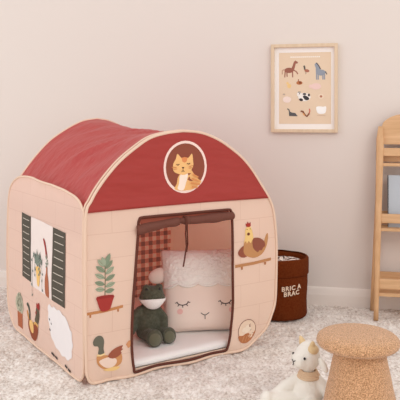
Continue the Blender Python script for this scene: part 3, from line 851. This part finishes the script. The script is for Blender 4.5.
# ---------------------------------------------------------------- display bookshelf
bs = thing('bookshelf', 'oak display bookshelf with arched top leaning at the wall, right edge', 'bookshelf', (.820, 3.19, 0), WA)
SW = .62
def beam(bm, a, b, wa, wb, da, db=None, n=8, round_top=False):
    a, b = Vector(a), Vector(b); db = db or da
    prev = None
    for i in range(n + 1):
        t = i / n; p = a.lerp(b, t); w = (wa + (wb - wa) * t) / 2; d = (da + (db - da) * t) / 2
        if round_top and i == n: w *= .55; d *= .7
        ring = [bm.verts.new(p + Vector((x, y, 0))) for x, y in ((-w, -d * .8), (-w * .8, -d), (w * .8, -d), (w, -d * .8), (w, d * .8), (w * .8, d), (-w * .8, d), (-w, d * .8))]
        if prev:
            for k_ in range(8): bm.faces.new((prev[k_], prev[(k_ + 1) % 8], ring[(k_ + 1) % 8], ring[k_]))
        else: bm.faces.new(ring[::-1])
        prev = ring
    bm.faces.new(prev)
def leanY(z): return .148 * z / .90
def leanX(z): return .020 * z / .90
for m_ in (0, 1):
    f_ = (lambda x: SW - x) if m_ else (lambda x: x)
    bm = bmesh.new(); beam(bm, (f_(-.001), .0, -.002), (f_(.026), .148, .895), .021, .036, .036, .030, 14, True)
    fin('front_leg', bm, M['oakv'], bs)
    bm = bmesh.new(); beam(bm, (f_(-.012), .158, -.002), (f_(.030), .166, .84), .022, .026, .024, .024, 8, True)
    fin('back_leg', bm, M['oakv'], bs)
for (zr, hr, zsf) in ((.160, .046, .111), (.459, .043, .407), (.772, .038, .711)):
    y0 = leanY(zr); x0 = leanX(zr) * 1.3 + .001
    bm = bmesh.new(); box(bm, (x0, y0 - .008, zr - hr / 2), (SW - x0, y0 + .008, zr + hr / 2), .002)
    fin('front_rail', bm, M['oakh'], bs, False)
    y1 = leanY(zsf); bm = bmesh.new(); box(bm, (x0 - .006, y1 - .008, zsf - .007), (SW - x0 + .006, .174, zsf + .007), .0015)
    fin('shelf_board', bm, M['oakh'], bs, False)
    bm = bmesh.new(); box(bm, (x0 - .004, .160, zsf + .012), (SW - x0 + .004, .172, zsf + .075), .0015)
    fin('back_rail', bm, M['oakh'], bs, False)
# arched head board
bm = bmesh.new()
def hb(s, t):
    x = .030 + (SW - .060) * s
    e = min(s, 1 - s) * (SW - .06)
    top = .888 + .056 * (1 - max(0, 1 - e / .10) ** 2) ** .5 + .02 * math.sin(PI * s)
    return Vector((x, 0, .808 + (top - .808) * t))
for yy in (.146, .162): grid(bm, 60, 6, lambda s, t: hb(s, t) + Vector((0, yy, 0)))
rim = [e for e in bm.edges if len(e.link_faces) == 1]
bmesh.ops.bridge_loops(bm, edges=rim)
fin('head_board', bm, M['oakh'], bs, False)
# grey-blue book on the middle shelf
bk = thing('picture_book', 'grey-blue hardback standing face out on the bookshelf', 'book', (0, 0, 0), WA)
bk.matrix_world = Matrix.Translation(Vector((.820, 3.19, 0))) @ Matrix.Rotation(WA, 4, 'Z') @ Matrix.Translation((.060, .100, .4145)) @ Matrix.Rotation(math.radians(-9), 4, 'X')
bm = bmesh.new(); box(bm, (0, 0, 0), (.205, .0025, .248), .0008); box(bm, (0, .0125, 0), (.205, .015, .248), .0008)
fin('cover', bm, M['bookcover'], bk, False)
bm = bmesh.new(); box(bm, (-.0015, 0, 0), (.0045, .015, .248), .0008)
lab(fin('spine', bm, M['bookedge'], bk, False), 'dark spine')
bm = bmesh.new(); box(bm, (.004, .003, .004), (.200, .012, .244))
fin('pages', bm, M['matboard'], bk, False)

# ---------------------------------------------------------------- camera and light
cam = bpy.data.cameras.new('camera'); co = bpy.data.objects.new('camera', cam); COL.objects.link(co)
cam.sensor_width = 36; cam.lens = 685 / 400 * 36; cam.shift_y = -85 / 400
co.location = (0, 0, .95); co.rotation_euler = (PI / 2, 0, 0); cam.clip_start = .05
SC.camera = co
wd = bpy.data.worlds.new('daylight'); SC.world = wd; wd.use_nodes = True
bg = wd.node_tree.nodes['Background']; bg.inputs[0].default_value = (1.0, .985, .975, 1); bg.inputs[1].default_value = 1.0
def area(name, loc, target, size, power, col):
    l = bpy.data.lights.new(name, 'AREA'); l.shape = 'RECTANGLE'; l.size, l.size_y = size; l.energy = power; l.color = col
    o = bpy.data.objects.new(name, l); COL.objects.link(o); o.location = loc
    o.rotation_euler = (Vector(target) - Vector(loc)).to_track_quat('-Z', 'Y').to_euler()
area('window_daylight', (-3.2, 1.2, 1.3), (-.6, 3.0, .1), (1.8, 1.8), 17, (.95, .97, 1.0))
area('room_daylight', (2.1, -.7, 2.9), (.1, 3.0, .2), (1.8, 1.4), 34, (1.0, .93, .86))
vs_ = SC.view_settings
vs_.view_transform = 'Standard'; vs_.look = 'None'; vs_.gamma = 1; vs_.exposure = 0; vs_.use_curve_mapping = False
SC.display_settings.display_device = 'sRGB'
